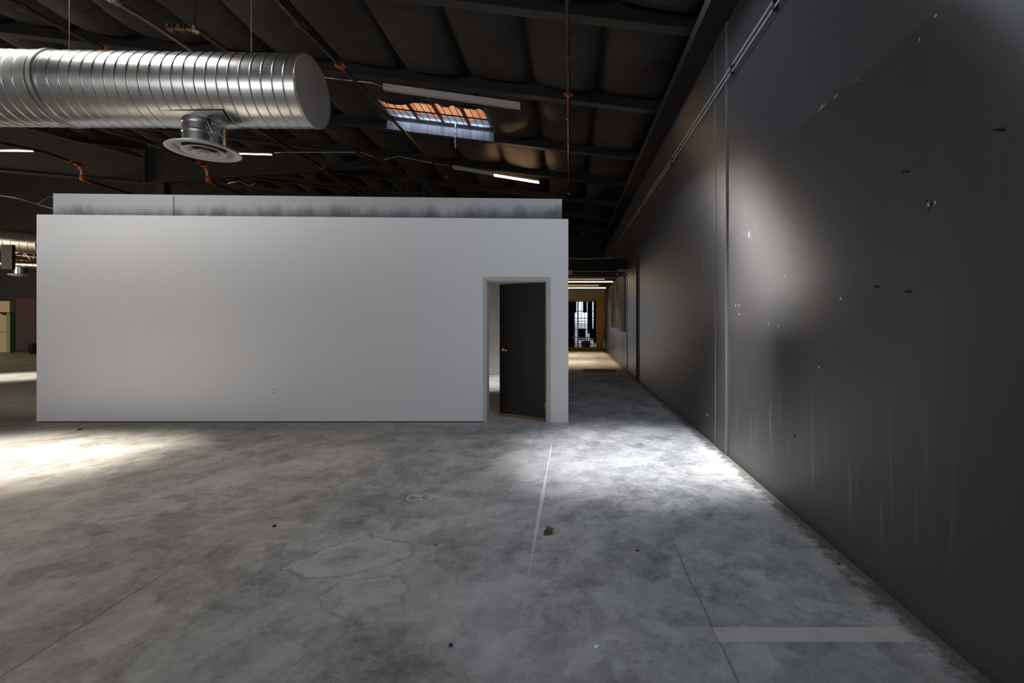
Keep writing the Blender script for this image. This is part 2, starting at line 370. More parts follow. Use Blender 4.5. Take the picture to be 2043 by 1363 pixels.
# local x along the leaf, local -y?  the face towards the camera is +y local (leaf points left and back)
bm = bmesh.new(); box(bm, (.003, -th/2, leaf_z0+.012), (L-.003, th/2, leaf_z1)); 
slab = local('door_panel', bm, M_door, leaf)
bm = bmesh.new(); box(bm, (0, -th/2-.001, leaf_z0), (.003, th/2+.001, leaf_z1)); box(bm, (0,-th/2-.001,leaf_z0), (L, th/2+.001, leaf_z0+.012)); box(bm, (L-.003,-th/2,leaf_z0),(L,th/2,leaf_z1))
e = local('raw_edge', bm, M_wood, leaf); e['label'] = 'bare wood edge of the black door'
for zz in (.25, 1.08, 1.9):
    bm = bmesh.new(); tube(bm, [(-.008, th/2+.004, zz-.05), (-.008, th/2+.004, zz+.05)], .007, 10); local('hinge', bm, M_brass, leaf)
hz = H-(698-VY)/F*(ey); lx = L-.068
bm = bmesh.new(); closed_lathe(bm, [(.035,0),(.035,.006),(.028,.012),(.014,.014),(.012,.05)], (lx, th/2, hz), 28, 'Y')
hd = local('lever_handle', bm, M_brass, leaf, True)
bm = bmesh.new(); tube(bm, [(lx, th/2+.048, hz), (lx-.03, th/2+.052, hz), (lx-.08, th/2+.052, hz-.004), (lx-.12, th/2+.046, hz-.006)], .010, 12)
local('lever', bm, M_brass, hd, True)
bm = bmesh.new(); box(bm, (L-.0005, -.012, hz-.03), (L+.0015, .012, hz+.03)); local('latch_plate', bm, M_brass, leaf)

# ---------------------------------------------------------------- roof
PUR = [-3.6, -1.1, 1.4, 3.8, 6.2, 8.6, 11.15, 13.4, 15.8, 18.2, 20.6, 23.0, 25.4, 28.0]
SL = .12; HB = 4.10                                     # slope, beam underside above eye at X=0
bot = lambda x: H+HB-SL*x
DEP = .34
SEAM = [WR-0.0]+[.56-1.21*k for k in range(27)]
HOLES = {}   # (bay column range, row)
# skylight openings: x0,x1,y0,y1
SKY = [(-4.28, -1.86, 10.0, 11.05), (-.65, WR-.08, 3.95, 5.0), (-7.91, -5.49, 3.98, 5.0), (-16.38, -13.96, 11.6, 12.6), (-5.2, -3.0, 18.5, 19.4)]  # last opening is unseen, added for the right-wall streak
def inhole(x, y): return any(a < x < b and c_ < y < d_ for a, b, c_, d_ in SKY)
bm = bmesh.new(); cache = {}
def xsamples():
    xs = []
    for a, b in zip(SEAM, SEAM[1:]):
        n = 12 if a > -9 else 6
        us = [-1,-.975,-.93,-.86,-.74,-.5,-.25,0,.25,.5,.74,.86,.93,.975] if a > -9 else [-1,-.95,-.8,-.4,0,.4,.8,.95]
        for u in us: xs.append((a+(b-a)*(u+1)/2, u))
    xs.append((SEAM[-1], -1)); return xs
XS = xsamples()
YS = []
for a, b in zip(PUR, PUR[1:]):
    n = 14
    ys = [(a+(b-a)*i/n, i/n*2-1) for i in range(n)]
    YS += ys
YS.append((PUR[-1], -1))
# insert exact hole rows
for a, b, c_, d_ in SKY:
    for v in (c_, d_):
        j = min(range(len(YS)), key=lambda q: abs(YS[q][0]-v)); YS[j] = (v, YS[j][1])
grid = []
for (y, v) in YS:
    row = []
    for (x, u) in XS:
        s = (.55*(1-u*u)+.45*(1-abs(u)**12))*(1-abs(v)**2.6)
        s *= 1+.25*math.sin(2.3*x+1.7*y)
        lump = mnoise.noise(Vector((x*1.1, y*1.3, 3.1)))*.05
        fold = mnoise.noise(Vector((x*1.2+.6*y, y*6.5, 9)))*.022*(.3+max(0, v))
        near = any(a-.05 < x < b+.05 and c_-.3 < y < d_+.05 for a, b, c_, d_ in SKY)
        z = bot(x)+DEP-(0 if near else (.24*s+s*lump+s*fold))-(0 if near else .15*max(0, v)**1.5*(1-abs(u)**8)*(1-max(0,v)**12))
        row.append(bm.verts.new((x, y, z)))
    grid.append(row)
for j in range(len(YS)-1):
    for i in range(len(XS)-1):
        cx = (XS[i][0]+XS[i+1][0])/2; cy = (YS[j][0]+YS[j+1][0])/2
        if inhole(cx, cy): continue
        bm.faces.new((grid[j][i], grid[j][i+1], grid[j+1][i+1], grid[j+1][i]))
ceil = tag(obj('ceiling', bm, M_ins, None, True), kind=S)
ins = [s for s in SEAM[1:] if s > -13]
tn = 2
def beam(name, y, x0, x1, zf0, zf1, dep=.36, w=.16, mat=M_steel):
    """open I-beam following the roof slope from (x0, zf0) to (x1, zf1) measured at its underside"""
    global tn
    o = tag(obj('trim_%d' % tn, (lambda b: (prism(b, [(x0,y-.006,zf0+.012),(x1,y-.006,zf1+.012),(x1,y-.006,zf1+dep),(x0,y-.006,zf0+dep)], (0,.012,0)), b)[1])(bmesh.new()), mat), kind=S)
    tn += 1
    bm = bmesh.new(); prism(bm, [(x0,y-w/2,zf0),(x1,y-w/2,zf1),(x1,y-w/2,zf1+.012),(x0,y-w/2,zf0+.012)], (0,w,0))
    obj('bottom_flange', bm, M_flange, o)
    return o
for y in PUR[:-1]:
    beam('purlin', y, XL, WR-.02, bot(XL), bot(WR-.02))
# eave beam along the right wall
bm = bmesh.new(); box(bm, (WR-.30, -8, 4.98), (WR, 27, 5.0)); box(bm, (WR-.02, -8, 5.0), (WR, 27, 5.75)); box(bm, (WR-.30, -8, 5.0), (WR-.28, 27, 5.12))
tag(obj('trim_%d' % tn, bm, M_steel), kind=S); tn += 1
# tapered main frame over the partition
Yf = 14.6
bm = bmesh.new()
R = [(295,368),(700,337),(1000,330),(1150,340)]; T = [(1150,300),(700,300),(295,288)]
prism(bm, [P(a,b,Yf) for a, b in R+T], (0,.02,0))
o = tag(obj('trim_%d' % tn, bm, M_steel), kind=S); tn += 1
bm = bmesh.new()
for (a, b) in zip(R, R[1:]): 
    p, q = P(*a,Yf), P(*b,Yf); prism(bm, [p+Vector((0,-.12,0)), q+Vector((0,-.12,0)), q+Vector((0,-.12,.02)), p+Vector((0,-.12,.02))], (0,.26,0))
obj('bottom_flange', bm, M_flange, o)
bm = bmesh.new(); prism(bm, [P(a,b,Yf) for a, b in ((-120,330),(0,342),(295,368),(293,320),(34,253),(-120,213))], (0,.02,0))
o = tag(obj('trim_%d' % tn, bm, M_steel), kind=S); tn += 1
bm = bmesh.new()
for a, b in (((-120,330),(0,342)),((0,342),(295,368)),((-120,213),(34,253)),((34,253),(293,320))):
    p, q = P(*a,Yf), P(*b,Yf); prism(bm, [p+Vector((0,-.12,0)), q+Vector((0,-.12,0)), q+Vector((0,-.12,.02)), p+Vector((0,-.12,.02))], (0,.26,0))
p = P(295,368,Yf); prism(bm, [p+Vector((-.02,-.12,0)), p+Vector((.0,-.12,0)), p+Vector((0,-.12,1.15)), p+Vector((-.02,-.12,1.15))], (0,.24,0))
obj('flange', bm, M_flange, o)
# interior column under the frame, hidden below by the partition
bm = bmesh.new(); box(bm, (-13.1, Yf-.12, 0), (-12.85, Yf+.14, P(295,368,Yf).z)); tag(obj('trim_%d' % tn, bm, M_steel), kind=S); tn += 1

# skylights: frame + bars + sheet
def skylight(k, rect, sheet):
    x0, x1, y0, y1 = rect
    o = thing('window_%d' % k, None, None, ((x0+x1)/2, (y0+y1)/2, bot((x0+x1)/2)+DEP), kind=S)
    za = lambda x: bot(x)+DEP
    bm = bmesh.new()
    for y in (y0-.02, y1): prism(bm, [(x0,y,za(x0)-.01),(x1,y,za(x1)-.01),(x1,y,za(x1)+.4),(x0,y,za(x0)+.4)], (0,.02,0))
    for x in (x0-.02, x1): box(bm, (x, y0, za(x)-.01), (x+.02, y1, za(x)+.4))
    obj('window_well', bm, M_well, o)
    bm = bmesh.new(); n = 3; 
    prism(bm, [(x0,y0,za(x0)+.36),(x1,y0,za(x1)+.36),(x1,y0,za(x1)+.37),(x0,y0,za(x0)+.37)], (0,y1-y0,0))
    if sheet is M_orsheet:
        bm.free(); bm = bmesh.new(); n = 60; rows = []
        for i in range(n+1):
            x = x0+(x1-x0)*i/n; w = .02*math.sin(i*.9)
            rows.append([bm.verts.new((x, y0+(y1-y0-.14+.06*math.sin(i*.31))*j/6, za(x)+.07+w*.6+.010*math.sin(i*.35+j))) for j in range(7)])
        for a, b in zip(rows, rows[1:]):
            for j in range(6): bm.faces.new((a[j], b[j], b[j+1], a[j+1]))
    obj('skylight_sheet', bm, sheet, o)
    if sheet is M_orsheet:
        bm = bmesh.new(); prism(bm, [(x0,y0,za(x0)+.385),(x1,y0,za(x1)+.385),(x1,y0,za(x1)+.39),(x0,y0,za(x0)+.39)], (0,y1-y0,0)); obj('outer_sheet', bm, M_blsheet, o)
    bm = bmesh.new(); nb = 15
    for i in range(nb+1):
        x = x0+(x1-x0)*i/nb; box(bm, (x-.006, y0-.05, za(x)-.042), (x+.006, y1-.02, za(x)-.03))
    for y in (y0-.04, (y0+y1)/2, y1-.05):
        prism(bm, [(x0,y,za(x0)-.06),(x1,y,za(x1)-.06),(x1,y,za(x1)-.035),(x0,y,za(x0)-.035)], (0,.022,0))
    obj('security_bars', bm, M_rubber, o)
    if sheet is M_orsheet:
        for q in (.27, .52, .78):
            x = x0+(x1-x0)*q
            bm = bmesh.new(); box(bm, (x-.035, y0, za(x)-.025), (x+.03, y1, za(x)+.04)); obj('timber_rafter', bm, M_lumber, o)
        # ragged end of the insulation hanging over the far... near edge
        bm = bmesh.new(); n = 60; a = []; b = []
        for i in range(n+1):
            x = x0+(x1-x0)*i/n
            a.append(bm.verts.new((x, y0-.01, za(x)+.0))); 
            b.append(bm.verts.new((x, y0+.26+.04*math.sin(i*.55)+.03*math.sin(i*1.3), za(x)+.03+.02*math.sin(i*.8))))
        for i in range(n): bm.faces.new((a[i], a[i+1], b[i+1], b[i]))
        r = bmesh.ops.extrude_face_region(bm, geom=bm.faces[:]); bmesh.ops.translate(bm, verts=[v for v in r['geom'] if isinstance(v, bmesh.types.BMVert)], vec=(0,0,.02))
        obj('insulation_flap', bm, M_ins, o, True)
        bm = bmesh.new(); x = P(908,0,11).x
        pts = [(x+.01*math.sin(i*1.7), y1-.05+.01*math.cos(i*2.1), za(x)-.05-i*.045) for i in range(14)]
        tube(bm, pts, .012, 6); obj('hanging_cord', bm, M_lamp, o)
        # board with daylight in its colour is built further down
    return o
M_well = simple('pale_skylight_well', (.50,.52,.55), .6, var=.1)
skylight(1, SKY[0], M_orsheet)
skylight(2, SKY[1], M_milky); skylight(3, SKY[2], M_milky); skylight(4, SKY[3], M_milky); skylight(6, SKY[4], M_milky)  # the last one is out of view, put in with the streak lamp
# pale streaky board on the beam below the skylight; daylight painted into its colour
t = NT('daylit_beam_face'); c = t.mix(t.ramp(t.noise(1, 5, .7, vec=t.map((9,1,.8))), .3, .75), (.34,.38,.46), (.12,.13,.16))
t.set(Base_Color=c, Roughness=.5); 
x0, x1 = -4.40, -1.80
bm = bmesh.new(); y = PUR[6]-.09
prism(bm, [(x0,y,bot(x0)),(x1,y,bot(x1)),(x1,y,bot(x1)+.22),(x0,y,bot(x0)+.22)], (0,.01,0))
tag(obj('trim_%d' % tn, bm, t.m), kind=S); tn += 1

# ---------------------------------------------------------------- other walls
bm = bmesh.new(); box(bm, (XL-.2, -8, -.1), (XL, 22, 11)); tag(obj('wall_left', bm, M_dkwall), kind=S)
bm = bmesh.new()
box(bm, (XL, 21.6, -.1), (-9, 21.8, 10.5)); box(bm, (-9, 21.6, -.1), (-8.8, 22.8, 9)); box(bm, (-9, 22.8, -.1), (-2.6, 23.0, 9))
box(bm, (-2.6, 22.8, 3.12), (WR, 23.0, 8)); wb = tag(obj('wall_back', bm, M_dkwall), kind=S)
bm = bmesh.new(); box(bm, (P(31,0,21.55).x, 21.55, .12), (-20, 21.6, 2.56)); obj('plum_panel', bm, M_plum, wb)
bm = bmesh.new(); box(bm, (P(31,0,21.55).x, 21.5, 0), (-20, 21.6, .1)); obj('kick_rail', bm, M_rubber, wb)
bm = bmesh.new(); box(bm, (XL-.2, -8.2, -.1), (WR+.2, -8, 11)); tag(obj('wall_front', bm, simple('front_wall_paint', (.30,.29,.28), .8)), kind=S)
# corridor soffit
bm = bmesh.new(); box(bm, (-2.6, 14.0, 3.06), (WR, 14.15, 3.43)); box(bm, (-2.6, 14.15, 3.10), (WR, 22.8, 3.2))
sf = tag(obj('ceiling_corridor', bm, M_black), kind=S)
for yy in (14.9, 15.7, 17.6, 19.0, 21.0): obj('ceiling_batten', mbox((-2.6, yy, 3.04), (WR, yy+.1, 3.1)), M_flange, sf)
bm = bmesh.new(); box(bm, (-2.6, 13.2, 0), (-2.5, 22.8, 3.1)); tag(obj('wall_corridor_left', bm, M_beige), kind=S)
bm = bmesh.new(); pts = [(-2.5+.3*i, 13.99, 3.44+.012*math.sin(i*1.1)) for i in range(14)]; tube(bm, pts, .012, 8)
tag(obj('cable', bm, M_lamp), 'pale cable lying along the top of the dark corridor beam', 'cable')
# header and storefront at the corridor end
YS_ = 22.8
bm = bmesh.new(); box(bm, (-2.5, 22.7, 2.67), (WR, 22.86, 3.14)); tag(obj('trim_%d' % tn, bm, M_beige), kind=S); tn += 1
w5 = thing('window_5', None, None, (0, 22.8, 0), kind=S)
bm = bmesh.new()
box(bm, (-2.5, 22.72, 2.55), (WR, 22.84, 2.67)); box(bm, (-2.5, 22.72, 0), (WR, 22.84, .16))
xs = [P(1153,0,22.8).x, P(1191,0,22.8).x, -.9, -1.7, -2.45]
for x in xs: box(bm, (x-.035, 22.72, .16), (x+.035, 22.84, 2.55))
box(bm, (xs[1], 22.7, .1), (WR-.06, 22.86, 2.55))
obj('window_frame', bm, M_yellow, w5)
bm = bmesh.new(); box(bm, (-2.45, 22.775, .16), (xs[1], 22.785, 2.55)); obj('window_glass', bm, M_glass, w5)
# vestibule beyond
bm = bmesh.new(); box(bm, (-3.2, 23.0, -.1), (-3.0, 27.5, 3.0)); tag(obj('wall_vestibule_left', bm, M_dkwall), kind=S)
bm = bmesh.new(); box(bm, (-3.2, 23.0, 2.62), (WR, 27.6, 2.75)); tag(obj('ceiling_vestibule', bm, M_beige), kind=S)
Yg = 27.0
g = thing('security_gate', 'black barred security gate seen through the yellow-framed glass at the corridor end', 'gate', (0, Yg, 0))
bm = bmesh.new()
for i in range(26): box(bm, (-3+.19*i-.014, Yg-.014, 0), (-3+.19*i+.014, Yg+.014, 2.6))
obj('bars', bm, M_rubber, g)
bm = bmesh.new()
for z in (.1, .5, .95, 1.45, 1.62, 2.05): box(bm, (-3, Yg-.02, z-.02), (WR, Yg+.02, z+.02))
obj('rails', bm, M_rubber, g)
def curtain(x0, x1, z0, z1, label, y=26.2):
    bm = bmesh.new(); n = 24; a = []; b = []
    for i in range(n+1):
        x = x0+(x1-x0)*i/n; yy = y+.035*math.sin(i*1.6); a.append(bm.verts.new((x,yy,z0))); b.append(bm.verts.new((x,yy+.01,z1)))
    for i in range(n): bm.faces.new((a[i],a[i+1],b[i+1],b[i]))
    r = bmesh.ops.extrude_face_region(bm, geom=bm.faces[:]); bmesh.ops.translate(bm, verts=[v for v in r['geom'] if isinstance(v, bmesh.types.BMVert)], vec=(0,.012,0))
    tag(obj('curtain', bm, M_curtain, None, True), label, 'curtain')
curtain(P(1172,0,26.2).x, P(1182,0,26.2).x, .75, 2.6, 'long dark plum curtain hanging in the glazed room at the corridor end')
curtain(P(1163,0,26.4).x, P(1171,0,26.4).x, 1.95, 2.6, 'short dark curtain beside the bright gap behind the corridor glass', 26.4)
curtain(P(1126,0,26.4).x, P(1150,0,26.4).x, 1.95, 2.6, 'wide short dark curtain left of the yellow mullion behind the glass', 26.4)
curtain(P(1184,0,26.0).x, WR-.02, .2, 2.6, 'dark curtain gathered at the right end of the glazed room', 26.0)
# cabinet, table, chair, carton behind the glass
cb = thing('cabinet', 'tall dark cabinet standing left behind the corridor glass', 'cabinet', (P(1139,0,25).x, 25, 0))
x = cb.location.x
obj('body', mbox((x-.25, 24.8, .0), (x+.2, 25.3, 1.95)), M_dkwall, cb)
obj('door', mbox((x-.24, 24.78, .1), (x-.03, 24.8, 1.9)), M_dkwall, cb); obj('door', mbox((x-.02, 24.78, .1), (x+.19, 24.8, 1.9)), M_dkwall, cb)
tb = thing('side_table', 'small white-topped table behind the glass at the corridor end', 'table', (P(1158,0,24.3).x, 24.3, 0))
x = tb.location.x
bm = bmesh.new(); box(bm, (x-.5, 24.0, .58), (x+.42, 24.6, .61)); obj('tabletop', bm, M_plastic, tb)
for sx in (-.45,.37):
    for sy in (24.05,24.55): obj('leg', mbox((x+sx-.02, sy-.02, 0), (x+sx+.02, sy+.02, .58)), M_rubber, tb)
ct = thing('carton', 'brown cardboard carton on the floor under the white table', 'box', (P(1169,0,23.9).x, 23.7, 0))
x = ct.location.x
obj('body', mbox((x-.22, 23.6, 0), (x+.2, 23.95, .42)), M_card, ct)
bm = bmesh.new(); prism(bm, [(x-.22,23.6,.42),(x+.2,23.6,.42),(x+.2,23.52,.44),(x-.22,23.52,.44)], (0,0,.008)); obj('flap', bm, M_card, ct)
for px, nm in ((1184, 'black chair in front of the dark curtain behind the corridor glass'), (1161, 'black chair at the white table behind the corridor glass')):
    xx = P(px,0,25).x; ch = thing('chair', nm, 'chair', (xx, 25, 0), 'chairs behind the glass')
    bm = bmesh.new(); box(bm, (xx-.22,24.8,.44),(xx+.22,25.2,.48)); bmesh.ops.bevel(bm, geom=bm.edges[:], offset=.015, segments=2); obj('seat', bm, M_rubber, ch)
    bm = bmesh.new(); box(bm, (xx-.21,25.16,.5),(xx+.21,25.2,1.05)); bmesh.ops.bevel(bm, geom=bm.edges[:], offset=.015, segments=2); obj('backrest', bm, M_rubber, ch)
    for sx in (-.2,.2):
        for sy in (24.83,25.17): bm = bmesh.new(); tube(bm, [(xx+sx,sy,0),(xx+sx,sy,.45)], .015, 8); obj('leg', bm, M_rubber, ch)
# outside: pale yard wall and ground
tag(obj('wall_yard', mbox((-8, 33.8, 0), (8, 34, 1.3)), simple('yard_wall', (.8,.79,.76), .9)), kind=S)
# corridor lamps
def tube_lamp(label, a, b, w=.07, hh=.05, lit=M_ledc, frac=(0,1), group=None, cat='lamp', both=True):
    a, b = Vector(a), Vector(b); o = thing('tube_lamp', label, cat, (a+b)/2, group)
    bm = bmesh.new(); prism(bm, [a+Vector((0,-w/2,0)), b+Vector((0,-w/2,0)), b+Vector((0,-w/2,hh)), a+Vector((0,-w/2,hh))], (0,w,0)); obj('housing', bm, M_lamp, o)
    if frac[0] > 0:
        p, q = a, a.lerp(b, frac[0]); bm = bmesh.new(); prism(bm, [p+Vector((0,-w*.42,-hh*.5)), q+Vector((0,-w*.42,-hh*.5)), q+Vector((0,-w*.42,0)), p+Vector((0,-w*.42,0))], (0,w*.84,0)); obj('diffuser', bm, M_lamp, o)
    if lit:
        p, q = a.lerp(b, frac[0]), a.lerp(b, frac[1])
        bm = bmesh.new(); prism(bm, [p+Vector((0,-w*.42,-hh*.6)), q+Vector((0,-w*.42,-hh*.6)), q+Vector((0,-w*.42,0)), p+Vector((0,-w*.42,0))], (0,w*.84,0))
        e = obj('lit_tube', bm, lit, o); e['label'] = 'glowing warm tube'
    for k in (.15,.85):
        p = a.lerp(b, k); bm = bmesh.new(); tube(bm, [p+Vector((0,0,hh)), p+Vector((0,0,hh+.06))], .006, 6); obj('hanger', bm, M_rubber, o)
    return o
G = 'lamps across the corridor soffit'
tube_lamp('bright warm tube lamp across the corridor ceiling, second from the dark beam', (-1.2,16.6,2.95), (1.64,16.6,2.95), lit=M_ledc, group=G)
tube_lamp('bright warm tube lamp across the corridor ceiling, nearest the beige header', (-1.2,19.9,2.95), (1.66,19.9,2.95), lit=M_ledc, group=G)
tube_lamp('dim thin tube lamp across the corridor ceiling, nearest the dark beam', (-1.2,15.75,2.97), (1.27,15.75,2.97), w=.05, lit=M_ledd, group=G)
tube_lamp('dim thin tube lamp across the corridor ceiling, between the two bright ones', (-1.2,18.8,2.97), (1.28,18.8,2.97), w=.05, lit=M_ledd, group=G)
# big room lamps
tube_lamp('long unlit white tube lamp above the orange skylight', P(766,176,8.42), P(1038,214,8.42), .10, .07, None, (1,1))
l = tube_lamp('long tube lamp lit on its right half only, right of the skylight', P(904,335,13.2), P(1075,363,13.2), .10, .06, M_ledh, (.48,1))
tube_lamp('lit warm tube lamp partly behind the round air diffuser', P(355,303,12.5), P(542,308,12.5), .04, .03, M_led)
tube_lamp('lit warm tube lamp at the left edge over the partition', P(-120,300,12.5), P(65,301,12.5), .04, .03, M_led)
# doormat
a, b = PF(1165,743), PF(1227,737)
bm = bmesh.new(); box(bm, (a.x, a.y, 0), (1.44, b.y, .012)); bmesh.ops.bevel(bm, geom=bm.edges[:], offset=.003, segments=1)
dm = tag(obj('doormat', bm, M_mat), 'brown doormat lying on the corridor floor', 'mat')

# security camera on the wall near corridor beam
p = PW(1243, 546); sc = thing('wall_fixture', 'small pale and black emergency light at the end of the corridor beam', 'light fixture', (p.x, 13.6, 2.95))
bm = bmesh.new(); box(bm, (1.50, 13.55, 3.0), (1.78, 13.75, 3.06)); bmesh.ops.bevel(bm, geom=bm.edges[:], offset=.008, segments=2); obj('housing', bm, M_lamp, sc)
for x in (1.48, 1.68):
    bm = bmesh.new(); closed_lathe(bm, [(.03,.08),(.055,.02),(.06,-.04),(.05,-.06)], (x, 13.6, 2.90), 20, 'Y'); h = obj('lamp_head', bm, M_rubber, sc, True)
    bm = bmesh.new(); closed_lathe(bm, [(.044,-.058),(.03,-.066)], (x, 13.6, 2.90), 16, 'Y'); obj('lens', bm, M_lamp, h)
    bm = bmesh.new(); tube(bm, [(x,13.62,2.92),(x+.03,13.65,3.0)], .012, 8); obj('bracket', bm, M_rubber, sc)
p = P(1138,545,13.5); jb = tag(obj('junction_box', (lambda b: (box(b, (p.x-.08,13.85,2.95),(p.x+.06,14.06,3.062)), b)[1])(bmesh.new()), M_galvd), 'small grey junction box under the beam at the partition corner', 'electrical box')

# ---------------------------------------------------------------- main duct
A = Vector((-3.08, 5.5, 4.31)); B = Vector((-9.6, 5.30, 4.285)); R0 = .41
ax = (B-A).normalized()
def axis_frame(p, d):
    s = d.cross(Vector((0,0,1))).normalized(); u = s.cross(d); return s, u
def spiral(bm, A, B, R, pitch=.122, seg=72):
    d = (B-A); L = d.length; d.normalize(); s, u = axis_frame(A, d)
    prof = [(0,0),(.40,0),(.435,0),(.455,.6),(.47,1),(.50,1),(.515,.6),(.535,0),(.57,0)]; n = len(prof); turns = int(L/pitch)+2
    rows = []
    for k in range(-1, turns):
        for f, r in prof:
            row = []
            for j in range(seg):
                a = 2*math.pi*j/seg; x = min(max((k+f+j/seg)*pitch, 0), L)
                rr = R+(.007*r if 0 < x < L else 0); row.append(bm.verts.new(A+d*x+rr*(math.cos(a)*s+math.sin(a)*u)))
            rows.append(row)
    for i in range(len(rows)-n-1):
        for j in range(seg):
            if j < seg-1: q = (rows[i][j], rows[i][j+1], rows[i+1][j+1], rows[i+1][j])
            else: q = (rows[i][j], rows[i+n][0], rows[i+n+1][0], rows[i+1][j])
            bm.faces.new(q)
    bmesh.ops.delete(bm, geom=[f for f in bm.faces if f.calc_area() < 1e-7], context='FACES')
duct = thing('air_duct', 'large galvanised spiral air duct hanging at upper left', 'air duct', (A+B)/2)
bm = bmesh.new(); spiral(bm, A, B, R0); obj('duct_body', bm, M_galv, duct, True)
def ringband(A, d, x, R, w, name, mat, par, hgt=.02):
    s, u = axis_frame(A, d); bm = bmesh.new(); rows = []
    for xx, rr in ((-w/2,R-.01),(-w/2,R+hgt),(w/2,R+hgt),(w/2,R-.01)):
        rows.append([bm.verts.new(A+d*(x+xx)+rr*(math.cos(2*math.pi*j/72)*s+math.sin(2*math.pi*j/72)*u)) for j in range(72)])
    for a, b in zip(rows, rows[1:]):
        for j in range(72): bm.faces.new((a[j], a[(j+1)%72], b[(j+1)%72], b[j]))
    return obj(name, bm, mat, par, False)
ringband(A, ax, 2.86, R0, .035, 'joint_band', M_galvd, duct, .018)
ringband(A, ax, 2.92, R0, .010, 'joint_band', M_galvd, duct, .012)
s_, u_ = axis_frame(A, ax)
bm = bmesh.new(); rr = []
for x, r in ((.0,R0),(-.006,R0+.004),(-.012,R0-.004),(-.004,R0-.02),(-.004,.001)):
    rr.append([bm.verts.new(A+ax*x+r*(math.cos(2*math.pi*j/72)*s_+math.sin(2*math.pi*j/72)*u_)) for j in range(72)])
for a, b in zip(rr, rr[1:]):
    for j in range(72): bm.faces.new((a[j], a[(j+1)%72], b[(j+1)%72], b[j]))
obj('end_cap', bm, M_cap, duct, True)
# take-off and diffuser
dx, dy = -4.36, 5.46; zc = 4.305
bm = bmesh.new(); nx, na = 16, 16; g2 = []
for i in range(nx+1):
    row = []
    for j in range(na+1):
        a = -math.pi/2-.62+1.24*j/na; x = dx-.40+.80*i/nx
        rr_ = R0+.008+.02*math.exp(-((x-dx)**2+((j-na/2)/na*.5)**2)/.05)
        row.append(bm.verts.new((x, dy+rr_*math.cos(a), zc+rr_*math.sin(a))))
    g2.append(row)
for i in range(nx):
    for j in range(na): bm.faces.new((g2[i][j], g2[i+1][j], g2[i+1][j+1], g2[i][j+1]))
obj('saddle', bm, M_galv, duct, True)
bm = bmesh.new(); lathe(bm, [(.213,.30),(.213,.03),(.213,.022),(.218,.018),(.218,.004),(.213,.0),(.213,-.008),(.213,-.08),(.213,-.088),(.217,-.092),(.217,-.106),(.212,-.11),(.212,-.118),(.212,-.24)], (dx,dy,3.87), 48)
nk = obj('branch_collar', bm, M_galv, duct, True)
bm = bmesh.new(); box(bm, (dx+.17, dy-.19, 3.84), (dx+.20, dy-.165, 3.90)); obj('damper_lever', bm, M_rubber, nk)
bm = bmesh.new(); tube(bm, [(dx+.19,dy-.2,3.86),(dx+.215,dy-.15,3.74),(dx+.2,dy-.19,3.70)], .008, 8); obj('strap', bm, M_galvd, nk)
df = None
bm = bmesh.new(); z0 = 3.585
lathe(bm, [(.215,.055),(.26,.045),(.36,.012),(.372,.0),(.37,-.008),(.355,-.010),(.30,.0),(.285,.02),(.27,.055)], (dx,dy,z0), 64)
df = obj('diffuser', bm, M_diff, duct, True)
for r, z in ((.225,-.012),(.12,-.026)):
    bm = bmesh.new(); lathe(bm, [(r-.085,.06),(r-.03,.018),(r,.0),(r-.004,-.006),(r-.06,.012),(r-.092,.05)], (dx,dy,z0+z), 56); obj('cone_ring', bm, M_diff, df, True)
bm = bmesh.new(); closed_lathe(bm, [(.001,-.012),(.035,-.010),(.045,.0),(.03,.02)], (dx,dy,z0-.02), 32); obj('centre_cone', bm, M_diff, df, True)
bm = bmesh.new(); closed_lathe(bm, [(.21,.0),(.21,.004)], (dx,dy,z0+.06), 32); obj('dark_throat', bm, M_rubber, df)
for px in (138.5, 501.5):
    p = P(px, 108, 5.45); bm = bmesh.new(); tube(bm, [(p.x, 5.45, 4.7), (p.x, 5.45, bot(p.x)+.1)], .004, 6); obj('hanger_wire', bm, M_galvd, duct)
# far ducts
def fduct(label, a, b, r, diff=None):
    o = thing('air_duct', label, 'air duct', (Vector(a)+Vector(b))/2)
    bm = bmesh.new(); spiral(bm, Vector(a), Vector(b), r, .25, 32); obj('duct_body', bm, M_galv, o, True)
    for k in (.25, .7):
        p = Vector(a).lerp(Vector(b), k); bm = bmesh.new(); tube(bm, [p+Vector((0,0,r)), (p.x, p.y, bot(p.x)+.15)], .008, 6); obj('hanger_wire', bm, M_rubber, o)
    return o
a, b = P(90,487,17.5), P(-60,474,17.0); fduct('far galvanised spiral duct left of the partition, upper of two', a, b, .42)
a, b = P(100,530,19.5), P(-60,523,19.2); o2 = fduct('thinner far galvanised duct with a diffuser, lower of two', a, b, .17)
c0 = P(41.5,549,19.4)
bm = bmesh.new(); lathe(bm, [(.21,.02),(.21,.34)], c0, 24); obj('branch_collar', bm, M_galv, o2, True)
bm = bmesh.new(); closed_lathe(bm, [(.22,.05),(.36,.03),(.375,0),(.2,-.05),(.1,-.06)], c0, 32); obj('diffuser', bm, M_diff, o2, True)
a, b = P(2,537,16), P(24,497,16)
tag(obj('hanging_chase', mbox((a.x,16,a.z),(b.x,16.1,b.z+.15)), M_black), 'black boxed chase hanging below the far duct at left', 'duct chase')
obj_ = thing('roof_truss', 'thin warm-lit open truss beside the far ducts at left', 'truss', P(50,515,20.3))
bm = bmesh.new()
for q in (((24,508),(80,515)),((24,526),(80,531))): tube(bm, [P(*q[0],20.3), P(*q[1],20.3)], .025, 8)
obj('chord', bm, M_lamp, obj_)
for q in (((48,503),(65,524)),((69,505),(66,524)),((48,503),(48,511))):
    bm = bmesh.new(); tube(bm, [P(*q[0],20.3), P(*q[1],20.3)], .02, 8); obj('brace', bm, M_lamp, obj_)
